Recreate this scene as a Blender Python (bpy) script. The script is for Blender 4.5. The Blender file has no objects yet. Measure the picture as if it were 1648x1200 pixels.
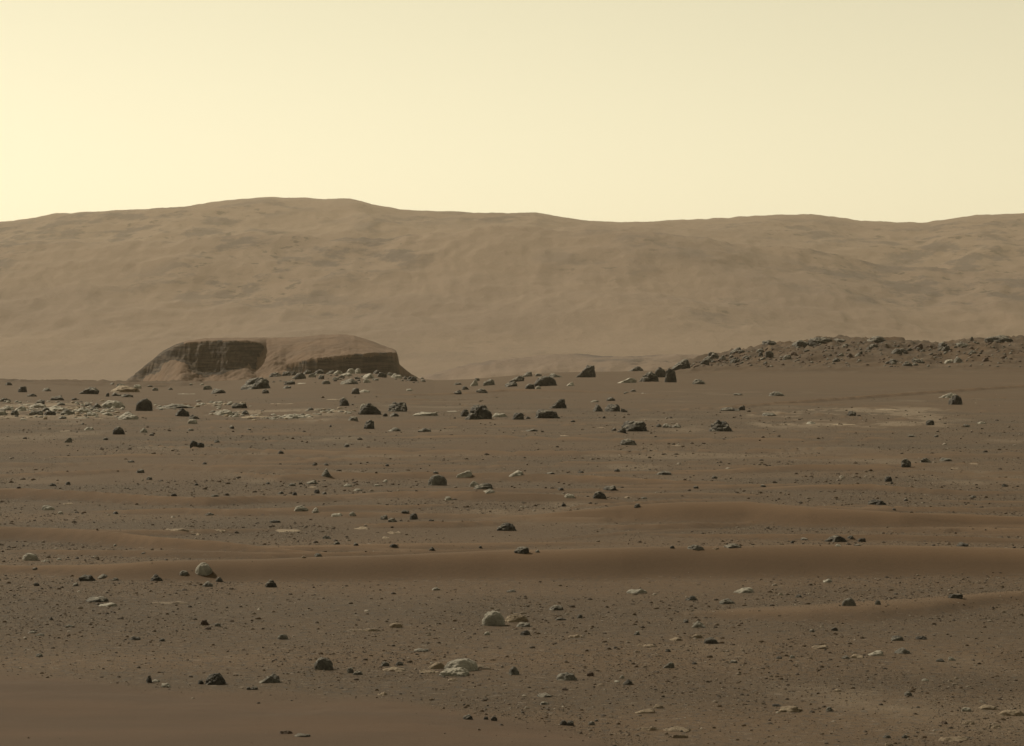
import bpy, math, random
import numpy as np
from mathutils import Vector

# ------------------------------------------------------------------ camera, sky, sun, exposure
SC = bpy.context.scene
F, CU, HZ, CAM_H = 4595.0, 824.0, 590.0, 2.2      # focal length in photo pixels, image centre column, horizon row, eye height
cam_d = bpy.data.cameras.new('camera')
cam_d.sensor_width = 36.0
cam_d.lens = 36.0 * F / 1648.0
cam_d.clip_start, cam_d.clip_end = 0.1, 60000.0
cam = bpy.data.objects.new('camera', cam_d)
SC.collection.objects.link(cam)
cam.location = (0, 0, CAM_H)
cam.rotation_euler = (math.radians(90) - (600.0 - HZ) / F, 0, 0)
SC.camera = cam

SUN_AZ, SUN_EL = math.radians(-50), math.radians(41)
world = bpy.data.worlds.new('World')
SC.world = world
world.use_nodes = True
wn, wl = world.node_tree.nodes, world.node_tree.links
wn.clear()
w_out = wn.new('ShaderNodeOutputWorld')
w_bg = wn.new('ShaderNodeBackground')
w_sky = wn.new('ShaderNodeTexSky')
w_sky.sky_type = 'NISHITA'
w_sky.sun_disc = False
w_sky.sun_elevation = SUN_EL
w_sky.sun_rotation = SUN_AZ
w_sky.altitude = 0
w_sky.air_density = 1.0
w_sky.dust_density = 0.5
w_sky.ozone_density = 0.0
w_bw = wn.new('ShaderNodeRGBToBW')                 # dust in the air scatters cream-coloured light, not blue
w_tint = wn.new('ShaderNodeMix'); w_tint.data_type = 'RGBA'; w_tint.blend_type = 'MULTIPLY'
w_tint.inputs[0].default_value = 1.0
w_tint.inputs[7].default_value = (1.0, 0.932, 0.645, 1)
wl.new(w_sky.outputs[0], w_bw.inputs[0])
wl.new(w_bw.outputs[0], w_tint.inputs[6])
wl.new(w_tint.outputs[2], w_bg.inputs[0])
w_bg.inputs[1].default_value = 0.138
wl.new(w_bg.outputs[0], w_out.inputs[0])

sun_d = bpy.data.lights.new('sun', 'SUN')
sun_d.energy = 4.0
sun_d.angle = math.radians(0.6)
sun_d.color = (1.0, 0.88, 0.69)
sun = bpy.data.objects.new('sun', sun_d)
SC.collection.objects.link(sun)
S = Vector((math.sin(SUN_AZ) * math.cos(SUN_EL), math.cos(SUN_AZ) * math.cos(SUN_EL), math.sin(SUN_EL)))
sun.rotation_euler = (-S).to_track_quat('-Z', 'Y').to_euler()

vs = SC.view_settings
vs.view_transform, vs.look, vs.exposure, vs.gamma, vs.use_curve_mapping = 'Standard', 'None', 0.0, 1.0, False
SC.render.engine = 'CYCLES'
cy = SC.cycles
cy.use_denoising = True
cy.max_bounces, cy.diffuse_bounces, cy.glossy_bounces, cy.volume_bounces = 4, 2, 1, 1

rng = np.random.default_rng(7)
random.seed(7)

# ------------------------------------------------------------------ helpers
def tag(o, label=None, cat=None, group=None, kind=None):
    for k, v in (('label', label), ('category', cat), ('group', group), ('kind', kind)):
        if v: o[k] = v
    return o

def mesh_obj(name, verts, faces, mat, parent=None, smooth=True, attrs=None):
    """verts (n,3) and faces (m,3|4) arrays become one mesh object"""
    me = bpy.data.meshes.new(name)
    verts = np.asarray(verts, np.float32); faces = np.asarray(faces, np.int32)
    k = faces.shape[1]
    me.vertices.add(len(verts)); me.vertices.foreach_set('co', verts.ravel())
    me.loops.add(faces.size); me.loops.foreach_set('vertex_index', faces.ravel())
    me.polygons.add(len(faces))
    me.polygons.foreach_set('loop_start', np.arange(0, faces.size, k, dtype=np.int32))
    me.update(calc_edges=True)
    if smooth: me.shade_smooth()
    else: me.shade_flat()
    for an, av in (attrs or {}).items():
        a = me.attributes.new(an, 'FLOAT', 'POINT')
        a.data.foreach_set('value', np.asarray(av, np.float32).ravel())
    if mat: me.materials.append(mat)
    o = bpy.data.objects.new(name, me)
    SC.collection.objects.link(o)
    if parent: o.parent = parent
    return o

def grid_faces(nr, nc):
    i = np.arange(nr - 1)[:, None] * nc + np.arange(nc - 1)[None, :]
    return np.stack([i, i + 1, i + nc + 1, i + nc], -1).reshape(-1, 4)

_T2 = np.random.default_rng(99).uniform(-1, 1, (512, 512)).astype(np.float64)      # lattice of random values for the noise
_T3 = np.random.default_rng(98).uniform(-1, 1, (64, 64, 64)).astype(np.float64)

def noise2(x, y, seed=0):
    x = np.asarray(x, float); y = np.asarray(y, float)
    ix, iy = np.floor(x).astype(np.int64), np.floor(y).astype(np.int64)
    fx, fy = x - ix, y - iy
    ux, uy = fx * fx * fx * (fx * (fx * 6 - 15) + 10), fy * fy * fy * (fy * (fy * 6 - 15) + 10)
    ix = (ix + seed * 131) & 511; iy = (iy + seed * 71) & 511
    jx, jy = (ix + 1) & 511, (iy + 1) & 511
    a, b, c, d = _T2[ix, iy], _T2[jx, iy], _T2[ix, jy], _T2[jx, jy]
    return (a * (1 - ux) + b * ux) * (1 - uy) + (c * (1 - ux) + d * ux) * uy

def fbm2(x, y, octv=5, seed=0, gain=0.5, ridged=False):
    t, amp, tot = 0.0, 1.0, 0.0
    for o in range(octv):
        n = noise2(x * 2 ** o + 17.3 * o, y * 2 ** o - 9.1 * o, seed + o)
        if ridged: n = 1 - 2 * np.abs(n)
        t = t + amp * n; tot += amp; amp *= gain
    return t / tot

def noise3(p, seed=0):
    i = np.floor(p).astype(np.int64); f = p - i
    u = f * f * (3 - 2 * f)
    i = i + np.array([seed * 17, seed * 29, seed * 7])
    r = 0
    for dx in (0, 1):
        for dy in (0, 1):
            for dz in (0, 1):
                w = (u[:, 0] if dx else 1 - u[:, 0]) * (u[:, 1] if dy else 1 - u[:, 1]) * (u[:, 2] if dz else 1 - u[:, 2])
                r = r + w * _T3[(i[:, 0] + dx) & 63, (i[:, 1] + dy) & 63, (i[:, 2] + dz) & 63]
    return r

def fbm3(p, octv=4, seed=0, gain=0.5):
    t, amp, tot = 0, 1.0, 0
    for o in range(octv):
        t = t + amp * noise3(p * 2 ** o + 5.7 * o, seed + o); tot += amp; amp *= gain
    return t / tot

def sstep(a, b, x):
    t = np.clip((np.asarray(x, float) - a) / (b - a), 0, 1)
    return t * t * (3 - 2 * t)

def pts(*p):
    a = np.array(p, float).reshape(-1, 2)
    return lambda u: np.interp(u, a[:, 0], a[:, 1])

# ------------------------------------------------------------------ materials
def new_mat(name):
    m = bpy.data.materials.new(name); m.use_nodes = True
    nt = m.node_tree; nt.nodes.clear()
    out = nt.nodes.new('ShaderNodeOutputMaterial'); b = nt.nodes.new('ShaderNodeBsdfPrincipled')
    nt.links.new(b.outputs[0], out.inputs[0])
    b.inputs['Specular IOR Level'].default_value = 0.25
    return m, nt, b

def nd(nt, typ, **kw):
    n = nt.nodes.new(typ)
    for k, v in kw.items(): setattr(n, k, v)
    return n

def mixc(nt, fac, a, b, mode='MIX'):
    n = nd(nt, 'ShaderNodeMix', data_type='RGBA', blend_type=mode)
    for i, v in ((0, fac), (6, a), (7, b)):
        if isinstance(v, bpy.types.NodeSocket): nt.links.new(v, n.inputs[i])
        elif i == 0: n.inputs[0].default_value = v
        else: n.inputs[i].default_value = (*v, 1)
    return n.outputs[2]

def noise(nt, vec, scale, detail=4, rough=0.6):
    n = nd(nt, 'ShaderNodeTexNoise'); n.inputs['Scale'].default_value = scale
    n.inputs['Detail'].default_value = detail; n.inputs['Roughness'].default_value = rough
    nt.links.new(vec, n.inputs['Vector']); return n.outputs[0]

def ramp(nt, fac, lo, hi, a=0.0, b=1.0):
    n = nd(nt, 'ShaderNodeMapRange', interpolation_type='SMOOTHSTEP')
    n.inputs[1].default_value, n.inputs[2].default_value = lo, hi
    n.inputs[3].default_value, n.inputs[4].default_value = a, b
    nt.links.new(fac, n.inputs[0]); return n.outputs[0]

def scaled(nt, vec, s):
    n = nd(nt, 'ShaderNodeVectorMath', operation='MULTIPLY'); nt.links.new(vec, n.inputs[0])
    n.inputs[1].default_value = s; return n.outputs[0]

def bump(nt, b, h, strength, dist):
    n = nd(nt, 'ShaderNodeBump'); n.inputs['Strength'].default_value = strength; n.inputs['Distance'].default_value = dist
    nt.links.new(h, n.inputs['Height']); nt.links.new(n.outputs[0], b.inputs['Normal'])

def attr(nt, name):
    return nd(nt, 'ShaderNodeAttribute', attribute_name=name).outputs['Fac']

SAND   = (0.094, 0.0565, 0.0305)      # reddish drifted sand
SAND_B = (0.074, 0.0460, 0.0257)
GRIT   = (0.062, 0.0405, 0.0232)      # gravelly lag between the ripples
GRIT_B = (0.086, 0.0535, 0.0292)
DUST   = (0.17, 0.128, 0.094)  # (0.156, 0.110, 0.077)

def ground_material():
    m, nt, b = new_mat('regolith')
    pos = nd(nt, 'ShaderNodeNewGeometry').outputs['Position']
    stretched = scaled(nt, pos, (0.35, 1.0, 1.0))
    sand = mixc(nt, ramp(nt, noise(nt, stretched, 0.35, 5), 0.35, 0.68), SAND_B, SAND)
    sand = mixc(nt, ramp(nt, noise(nt, pos, 30, 3), 0.3, 0.7), sand, SAND_B)
    grit = mixc(nt, ramp(nt, noise(nt, stretched, 0.22, 5), 0.36, 0.64), GRIT, GRIT_B)
    speck = noise(nt, pos, 15, 8, 0.8)
    grit = mixc(nt, ramp(nt, speck, 0.50, 0.60, 0, 0.8), grit, (0.037, 0.032, 0.028))
    grit = mixc(nt, ramp(nt, noise(nt, pos, 11, 8, 0.8), 0.55, 0.64, 0, 0.75), grit, (0.156, 0.126, 0.100))
    pale = mixc(nt, ramp(nt, noise(nt, pos, 3, 5), 0.3, 0.7), (0.235, 0.185, 0.132), (0.130, 0.096, 0.066))
    col = mixc(nt, attr(nt, 'sand'), grit, sand)
    col = mixc(nt, attr(nt, 'pale'), col, pale)
    col = mixc(nt, attr(nt, 'red'), col, mixc(nt, ramp(nt, noise(nt, stretched, 1.4, 6), 0.35, 0.65), (0.074, 0.0435, 0.0245), (0.061, 0.0370, 0.0215)))
    col = mixc(nt, attr(nt, 'crest'), col, (0.122, 0.073, 0.0385))          # dust-coated coarse grains cap the drifts
    crag = mixc(nt, ramp(nt, noise(nt, pos, 0.9, 6, 0.7), 0.40, 0.62), (0.054, 0.039, 0.027), (0.086, 0.058, 0.037))
    col = mixc(nt, attr(nt, 'rocky'), col, crag)
    nt.links.new(col, b.inputs['Base Color'])
    b.inputs['Roughness'].default_value = 0.95
    bump(nt, b, speck, 0.35, 0.02)
    return m

def rock_material(name, base, dark, light, fleck=0.5, lit_dust=(0.29, 0.262, 0.215)):
    m, nt, b = new_mat(name)
    tc = nd(nt, 'ShaderNodeTexCoord').outputs['Object']
    info = nd(nt, 'ShaderNodeObjectInfo').outputs['Random']
    off = nd(nt, 'ShaderNodeVectorMath', operation='MULTIPLY_ADD')
    nt.links.new(tc, off.inputs[0]); off.inputs[1].default_value = (1, 1, 1)
    cmb = nd(nt, 'ShaderNodeCombineXYZ')
    mul = nd(nt, 'ShaderNodeMath', operation='MULTIPLY'); nt.links.new(info, mul.inputs[0]); mul.inputs[1].default_value = 40
    for k in range(3): nt.links.new(mul.outputs[0], cmb.inputs[k])
    nt.links.new(cmb.outputs[0], off.inputs[2])
    p = off.outputs[0]
    c = mixc(nt, ramp(nt, noise(nt, p, 3.0, 5), 0.35, 0.68), base, dark)
    c = mixc(nt, ramp(nt, noise(nt, p, 9.0, 5, 0.7), 0.54, 0.70, 0, fleck), c, light)
    c = mixc(nt, ramp(nt, noise(nt, p, 14.0, 4, 0.7), 0.58, 0.70, 0, 0.6), c, tuple(x * 0.45 for x in dark))
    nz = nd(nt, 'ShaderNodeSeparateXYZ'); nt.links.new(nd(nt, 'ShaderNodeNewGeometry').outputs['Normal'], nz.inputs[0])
    sunlit = ramp(nt, nz.outputs[2], 0.40, 0.95, 0, 0.75)             # settled dust on level faces, painted paler to imitate sunlit tops
    dn = nd(nt, 'ShaderNodeMath', operation='MULTIPLY'); nt.links.new(sunlit, dn.inputs[0])
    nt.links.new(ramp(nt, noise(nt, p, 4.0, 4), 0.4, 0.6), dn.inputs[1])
    c = mixc(nt, dn.outputs[0], c, lit_dust)
    nt.links.new(c, b.inputs['Base Color'])
    b.inputs['Roughness'].default_value = 0.72
    bump(nt, b, noise(nt, p, 11.0, 7, 0.75), 0.9, 0.09)
    return m

M_GROUND = ground_material()
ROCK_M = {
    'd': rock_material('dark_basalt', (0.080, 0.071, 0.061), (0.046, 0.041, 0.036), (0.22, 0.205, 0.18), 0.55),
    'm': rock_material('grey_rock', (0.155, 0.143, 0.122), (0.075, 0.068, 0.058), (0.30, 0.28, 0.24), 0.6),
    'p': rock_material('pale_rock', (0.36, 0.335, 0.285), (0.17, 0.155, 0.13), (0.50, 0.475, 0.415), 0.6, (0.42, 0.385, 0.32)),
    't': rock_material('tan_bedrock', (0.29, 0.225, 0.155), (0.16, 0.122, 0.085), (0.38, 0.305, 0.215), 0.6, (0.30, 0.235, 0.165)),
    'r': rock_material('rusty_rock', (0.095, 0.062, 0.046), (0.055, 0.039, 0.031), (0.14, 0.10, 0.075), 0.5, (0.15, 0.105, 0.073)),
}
# ------------------------------------------------------------------ the shape of the ground
# height above the flat of the near plain; every curve below is a real crest line worked out from its place in the photograph
def dist_at(v):
    return CAM_H * F / (v - HZ)

#            far rim of the near terrain (row where it ends, by column) and the rocky rise on the right
V_EDGE = pts((-900, 615), (0, 616), (110, 617), (200, 619), (330, 618), (440, 608), (500, 603), (600, 603), (655, 609), (700, 613), (760, 611),
             (830, 604), (900, 599), (950, 599), (1000, 598), (1060, 597), (1150, 596), (1300, 595), (1648, 595), (2500, 597))
V_RISE = pts((900, 599), (1000, 598), (1060, 596), (1095, 588), (1150, 575), (1190, 568), (1240, 557), (1290, 554), (1320, 550), (1360, 550),
             (1420, 548), (1470, 553), (1515, 557), (1560, 549), (1648, 546), (1900, 552), (2500, 570))

RIPPLES = []      # (crest columns -> crest row, foot row), slope
def ripple(crest, foot, slope=0.16, back=2.4, sand=1.0):
    slope = slope * 1.9
    c = np.array(crest, float).reshape(-1, 2); f = np.array(foot, float)
    f = np.interp(np.linspace(0, 1, len(c)), np.linspace(0, 1, len(f)), f)      # rows between crest and foot
    vf = c[:, 1] + f
    dc0, df = dist_at(c[:, 1]), dist_at(vf)
    h = slope * (dc0 - df) / (1 + slope * F / (c[:, 1] - HZ))
    dc = (CAM_H - h) * F / (c[:, 1] - HZ)
    RIPPLES.append((c[:, 0], dc, h, np.maximum(dc - df, .15), back, sand))

ripple([-300,905, 60,915, 180,911, 260,905, 420,903, 600,897, 800,891, 1000,887, 1300,881, 1480,882, 1648,886, 2100,890], [12,12,24,34,36,40,44,48,52,54,50,46,40], .13)
ripple([-300,780, 23,783, 150,789, 250,796, 330,799, 430,796, 520,797, 600,800], [18,18,16,15,14,12,10,2], .17)
ripple([500,796, 620,790, 760,791, 860,794, 960,800, 1020,806], [2,10,16,14,8,1], .14)
ripple([-300,842, 23,848, 120,853, 250,866, 350,873, 430,882, 500,888, 560,892], [24,24,24,22,18,12,8,1], .16)
ripple([760,838, 830,829, 900,822, 1000,813, 1100,808, 1200,806, 1300,814, 1450,822, 1560,826, 1648,830, 2000,838], [2,8,16,26,34,38,34,28,22,18,14], .13)
ripple([880,826, 940,812, 1010,806, 1100,801, 1180,803], [1,5,7,6,1], .14)
ripple([120,924, 230,914, 330,912, 420,914, 520,918], [1,8,10,8,1], .14)
ripple([360,758, 450,763, 560,759, 690,758, 850,760, 980,765, 1100,771, 1200,774], [2,10,12,12,12,12,8,1], .13)
ripple([200,714, 330,719, 450,724, 600,726, 740,724, 880,727, 1000,726, 1100,722], [1,6,7,7,7,8,6,1], .12)
ripple([1060,757, 1180,752, 1300,747, 1420,749, 1500,752], [1,8,10,8,1], .12)
ripple([1180,786, 1290,780, 1400,778, 1500,785, 1600,789, 1700,790], [1,8,10,9,6,2], .13)
ripple([1040,988, 1180,987, 1300,985, 1400,979, 1500,971, 1600,960, 1700,952, 2000,950], [1,14,24,28,26,20,16,12], .05, sand=.55)
ripple([780,879, 900,868, 1000,858, 1100,853, 1250,853], [1,3,5,4,1], .12)
ripple([420,742, 560,739, 700,741, 820,739], [1,4,4,1], .10)
ripple([600,704, 760,700, 900,704, 1050,706, 1200,703, 1380,706], [1,6,6,6,6,1], .10)
ripple([930,657, 1060,660, 1200,652, 1330,644, 1460,637, 1648,630, 1900,624], [1,3,5,5,5,4,3], .06)
ripple([640,690, 760,684, 900,683, 990,681], [1,4,4,1], .08)
ripple([60,735, 160,732, 300,731, 400,735], [1,5,5,1], .10)
ripple([560,640, 700,634, 820,631, 950,634, 1080,640], [1,3,4,3,1], .06)
ripple([1090,613, 1200,606, 1330,603, 1450,606, 1560,611], [1,4,5,4,1], .05)

# fainter drifts in rows across the whole plain
_r = np.random.default_rng(77)
for _k in range(74):
    v0 = 640 + 250 * _r.uniform() ** 1.15; u0 = _r.uniform(-250, 1500); ln = _r.uniform(260, 900)
    uu = u0 + ln * np.linspace(0, 1, 6)
    vv_ = v0 + _r.uniform(-9, 9) * np.linspace(-.5, .5, 6) + np.cumsum(_r.normal(0, 1.6, 6))
    ft = (1.2 + (v0 - 600) / 300 * 11 * _r.uniform(.5, 1.2)) * np.array([.1, .7, 1, 1, .7, .1])
    ripple(np.stack([uu, vv_], 1).ravel(), ft, _r.uniform(.09, .17), _r.uniform(1.8, 3.5), _r.uniform(.55, 1.0))

# smooth reddish drift in the near corner
DRIFT = pts((-600, 1070), (0, 1087), (140, 1095), (280, 1106), (420, 1113), (560, 1124), (640, 1131), (720, 1147), (800, 1160), (900, 1168), (950, 1180), (1000, 1205), (1040, 1260), (1100, 1400))

def ground_parts(x, y):
    """height and sand cover at world x, y"""
    x = np.asarray(x, float); y = np.asarray(y, float)
    yy = np.maximum(y, 9.0)
    u = CU + F * x / yy
    uc = np.clip(u, -900, 2500)
    D = 420.0
    ze = CAM_H - (V_EDGE(uc) - HZ) / F * D
    zr = np.where(uc > 900, CAM_H - (np.minimum(V_RISE(uc), V_EDGE(uc)) - HZ) / F * D, ze)
    z = ze * sstep(110, 425, y) ** 1.15 + (zr - ze) * sstep(318, 425, y)
    rise = sstep(312, 410, y) * sstep(0.15, 1.2, zr - ze) * (1 - sstep(470, 560, y))
    # long swells and small relief
    z = z + 0.05 * fbm2(x / 9.0, y / 14.0, 3, 11) * sstep(8, 40, y) + 0.016 * fbm2(x / 1.3, y / 2.0, 4, 3)
    z = z + 0.30 * fbm2(x / 34.0, y / 60.0, 3, 5) * sstep(120, 320, y) * (1 - 0.5 * rise)
    z = z + rise * (1.0 * fbm2(x / 8.0, y / 12.0, 5, 21, 0.6, ridged=True) + 0.75 * fbm2(x / 2.6, y / 4.0, 4, 23, 0.62, True) - 0.3)
    lip = sstep(330, 400, y) * (1 - sstep(470, 540, y)) * (1 - sstep(250, 420, u)) * sstep(-400, -100, u)
    z = z + lip * (0.9 * fbm2(x / 9.0, y / 15.0, 5, 31, 0.6, ridged=True) - 0.15)
    # beyond the rim the land drops to the crater floor
    z = z + (-18.0 - z) * sstep(445, 820, y)
    z = z + 2.5 * fbm2(x / 160.0, y / 220.0, 4, 41) * sstep(700, 1200, y)
    rip = np.zeros_like(z); sand = np.zeros_like(z)
    wob = fbm2(x / 2.2, y / 6.0, 3, 51)
    shp = z.shape
    xf, yf, uf, wobf, ripf, sandf = (np.broadcast_to(q, shp).ravel() for q in (x, y, u, wob, rip, sand))
    ripf, sandf, crf = ripf.copy(), sandf.copy(), np.zeros(sandf.shape)
    for cu, dc, h, wf, back, sd in RIPPLES:
        ix = np.nonzero((uf > cu[0]) & (uf < cu[-1]) & (yf > dc.min() * .99 - wf.max()) & (yf < dc.max() * 1.01 + wf.max() * back))[0]
        if not len(ix): continue
        ui = uf[ix]
        d = np.interp(ui, cu, dc) * (1 + 0.006 * wobf[ix]); hh = np.interp(ui, cu, h); w = np.interp(ui, cu, wf)
        t = yf[ix] - d
        fr = np.clip(1 + t / w, 0, 1); bk = np.clip(1 - t / (w * back), 0, 1)
        prof = np.where(t < 0, fr * fr * (3 - 2 * fr), bk * bk * (3 - 2 * bk))
        ripf[ix] = np.maximum(ripf[ix], hh * prof)
        cov = np.where(t < 0, sstep(-0.05, 0.35, fr), sstep(0.1, 0.55, bk))
        sandf[ix] = np.maximum(sandf[ix], sd * cov * sstep(0, .04, hh))
        crf[ix] = np.maximum(crf[ix], sd * np.where(t < 0, sstep(.45, .8, fr), sstep(.25, .7, bk)) * sstep(.008, .05, hh))
    rip, sand = ripf.reshape(shp), sandf.reshape(shp)
    crest = crf.reshape(shp) * (0.55 + 0.7 * fbm2(x / 2.0, y / 2.5, 5, 53, 0.6))
    z = z + rip
    # the near drift
    vv = HZ + CAM_H * F / yy
    dr = (vv - DRIFT(uc)) + 9 * wob + 14 * fbm2(x / 0.7, y / 1.2, 4, 57)
    near = sstep(-6, 20, dr) * (y < 30)
    z = z + 0.06 * sstep(-4, 60, dr) * (y < 30)
    sand = np.maximum(sand, near)
    # thin drifts between, sandier with distance
    patch = sstep(0.02, 0.35, fbm2(x / 7.0, y / 16.0, 4, 61) + 0.25 * sstep(60, 140, y) - 0.10) * 0.75
    sand = np.maximum(sand, patch * sstep(14, 50, y))
    slope_sand = sstep(150, 260, y) * (1 - rise) * 0.8
    sand = np.maximum(sand, slope_sand)
    sand = sand * (1 - 0.75 * rise * sstep(-0.1, 0.25, fbm2(x / 6.0, y / 10.0, 4, 71)))
    pale = sstep(0.30, 0.55, fbm2(x / 3.0, y / 7.0, 4, 81)) * (1 - sand) * 0.30
    rocky = np.clip(rise * sstep(-0.30, 0.10, fbm2(x / 4.0, y / 7.0, 5, 91, 0.6)) + lip * 0.6 * sstep(-.1, .3, fbm2(x / 4.0, y / 7.0, 4, 93)), 0, 1)
    # broken pale bedrock that comes to the surface in front of the butte
    band = sstep(643, 651, vv) * (1 - sstep(668, 680, vv)) * (1 - sstep(140, 235, u)) + 0.8 * sstep(656, 663, vv) * (1 - sstep(673, 682, vv)) * sstep(270, 340, u) * (1 - sstep(500, 580, u))
    band = band + 0.7 * sstep(654, 660, vv) * (1 - sstep(684, 694, vv)) * sstep(1180, 1240, u) * (1 - sstep(1480, 1560, u))
    show = band * sstep(0.0, 0.22, fbm2(x / 1.6, y / 9.0, 5, 83, 0.62))
    pale = np.maximum(pale, 0.95 * show); sand = sand * (1 - 0.9 * show)
    return z, np.clip(sand, 0, 1), pale, rocky, np.clip(crest, 0, 1), near

def ground_z(x, y):
    """height of the built ground sheet, read off its own grid"""
    x = np.atleast_1d(np.asarray(x, float)); y = np.atleast_1d(np.asarray(y, float))
    r = np.clip(np.searchsorted(ys, y) - 1, 0, len(ys) - 2); fr = np.clip((y - ys[r]) / (ys[r + 1] - ys[r]), 0, 1)
    out = 0
    for row, wt in ((r, 1 - fr), (r + 1, fr)):
        cs = x / W[row, 0]
        k = np.clip(np.searchsorted(s, cs) - 1, 0, len(s) - 2); fc = np.clip((cs - s[k]) / (s[k + 1] - s[k]), 0, 1)
        out = out + wt * (gz[row, k + NFAR] * (1 - fc) + gz[row, k + 1 + NFAR] * fc)
    return out

v_rows = np.arange(1300.0, 599.0, -1.4)
ys = np.unique(np.concatenate([np.arange(312, 460, 1.2), np.arange(150, 312, 1.6), [-3000, -1200, -500, -200, -90, -40, -15, -5, 0, 4, 7, 9.5, 11.5, 13.2], dist_at(v_rows),
                     np.geomspace(dist_at(598.0) * 1.01, 9000, 60)]))
si = np.linspace(-0.78, 0.78, 480)
so = 0.78 + np.linspace(0.012, 0.30, 26)
s = np.concatenate([-so[::-1], si, so])
W = np.where(ys > 0, 2.6 + 0.255 * ys, 2.6)[:, None]
X = s[None, :] * W
far = np.array([2, 8, 30, 120, 500, 1500, 3000.0])
NFAR = len(far)
X = np.concatenate([X[:, :1] - far[::-1][None, :], X, X[:, -1:] + far[None, :]], 1)
Y = np.repeat(ys[:, None], X.shape[1], 1)
gz, gs, gp, gr, gc, gn = ground_parts(X, Y)
gz = np.where(Y < 9, gz * 0 + 0.0, gz)
ground = mesh_obj('ground', np.stack([X, Y, gz], -1).reshape(-1, 3), grid_faces(*X.shape), M_GROUND, attrs={'sand': gs, 'pale': gp, 'rocky': gr, 'crest': gc, 'red': gn})
tag(ground, kind='structure')

# ------------------------------------------------------------------ far crater rim
V_SKY = pts((-900, 372), (-300, 366), (0, 357), (23, 356), (60, 350), (90, 345), (150, 344), (230, 341), (300, 335), (360, 326), (430, 320), (500, 320), (570, 322), (600, 329),
            (650, 338), (720, 342), (800, 344), (870, 345), (905, 352), (940, 357), (1000, 358), (1080, 356), (1140, 353), (1190, 348), (1230, 349), (1320, 346),
            (1350, 350), (1380, 355), (1440, 356), (1490, 357), (1540, 350), (1580, 345), (1648, 344), (1900, 352), (2600, 370))
V_FRONT = pts((-900, 430), (-300, 410), (0, 402), (100, 394), (200, 390), (330, 386), (420, 388), (500, 378), (560, 383), (640, 386), (700, 380), (780, 364), (830, 376),
              (900, 380), (960, 374), (1060, 382), (1150, 388), (1220, 400), (1330, 412), (1450, 428), (1560, 440), (1648, 446), (2600, 480))
def hills_material():
    m, nt, b = new_mat('dusty_hill_slopes')
    pos = nd(nt, 'ShaderNodeNewGeometry').outputs['Position']
    c = mixc(nt, ramp(nt, noise(nt, pos, 0.0022, 6), 0.35, 0.65), (0.132, 0.098, 0.079), (0.158, 0.117, 0.090))
    out = nd(nt, 'ShaderNodeMath', operation='MULTIPLY')
    nt.links.new(ramp(nt, noise(nt, scaled(nt, pos, (1, .6, 2.2)), 0.012, 7, 0.68), 0.47, 0.58), out.inputs[0])
    nt.links.new(attr(nt, 'craggy'), out.inputs[1])
    c = mixc(nt, out.outputs[0], c, (0.066, 0.054, 0.052))
    spots = nd(nt, 'ShaderNodeMath', operation='MULTIPLY')
    nt.links.new(ramp(nt, noise(nt, scaled(nt, pos, (1, .7, 2.0)), 0.035, 4, 0.6), 0.60, 0.66), spots.inputs[0]); nt.links.new(attr(nt, 'craggy'), spots.inputs[1])
    c = mixc(nt, spots.outputs[0], c, (0.040, 0.033, 0.027))
    nt.links.new(c, b.inputs['Base Color']); b.inputs['Roughness'].default_value = 1.0
    bump(nt, b, noise(nt, pos, 0.02, 7, 0.7), 0.5, 9.0)
    return m
hy = np.concatenate([np.linspace(2600, 4300, 110), np.linspace(4310, 6500, 170), np.linspace(6530, 7600, 24)])
hu = np.linspace(-420, 2070, 600)
HX = (hu[None, :] - CU) / F * hy[:, None]; HY = np.repeat(hy[:, None], len(hu), 1); HU = np.repeat(hu[None, :], len(hy), 0)
wy = 160 * fbm2(HX / 700.0, HY / 900.0, 3, 101)
yc = HY + wy
wu = 70 * fbm2(HX / 420.0, HY / 420.0, 4, 103) + 30 * fbm2(HX / 120.0, HY / 150.0, 3, 105)
def soft(f, u, w): return (f(u - w) + 2 * f(u - w / 2) + 2 * f(u) + 2 * f(u + w / 2) + f(u + w)) / 8
zf = CAM_H + (HZ - soft(V_FRONT, HU + wu, 120)) / F * 4700.0
zs = CAM_H + (HZ - soft(V_SKY, HU + wu * (1 - sstep(5600, 6100, HY)), 8)) / F * 6300.0
t1 = np.clip((yc - 2900) / 1800.0, 0, 1)
up = -24 + (zf + 24) * (0.25 * t1 ** 1.1 + 0.75 * t1 ** 2.0)
t2 = np.clip((yc - 4700) / 1600.0, 0, 1)
mid = zf * (1 - t2) + zs * t2 - (60 + 0.10 * zf) * np.sin(np.pi * np.clip(t2 * 1.1, 0, 1)) * (1 - t2)
back_ = zs * (1 - sstep(6300, 7600, HY)) - 30 * sstep(6300, 7600, HY)
HZZ = np.where(yc < 4700, up, np.where(HY < 6300, mid, back_))
amp = sstep(3100, 4200, HY) * (1 - sstep(5900, 6250, HY) * 0.92)
crag = fbm2(HX / 210.0, HY / 300.0, 6, 111, 0.55, True)
HZZ = HZZ + amp * (17 * fbm2(HX / 420.0, HY / 560.0, 4, 121) + 5 * fbm2(HX / 75.0 + 2 * fbm2(HX / 300, HY / 300, 3, 127), HY / 420.0, 4, 129, 0.55) + 9 * (crag - 0.2) + 3.5 * fbm2(HX / 70.0, HY / 100.0, 4, 125, 0.6, True)) + 5.0 * fbm2(HX / 70.0, HY / 2500.0, 5, 131, 0.6) * sstep(5900, 6250, HY)
HZZ = HZZ + 1.5 * fbm2(HX / 160.0, HY / 300.0, 4, 141)
craggy = np.clip(amp * sstep(-0.05, 0.4, fbm2(HX / 330.0, HY / 500.0, 4, 151) + 0.25 * sstep(3600, 4400, HY)), 0, 1)
M_HILL = hills_material()
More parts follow.
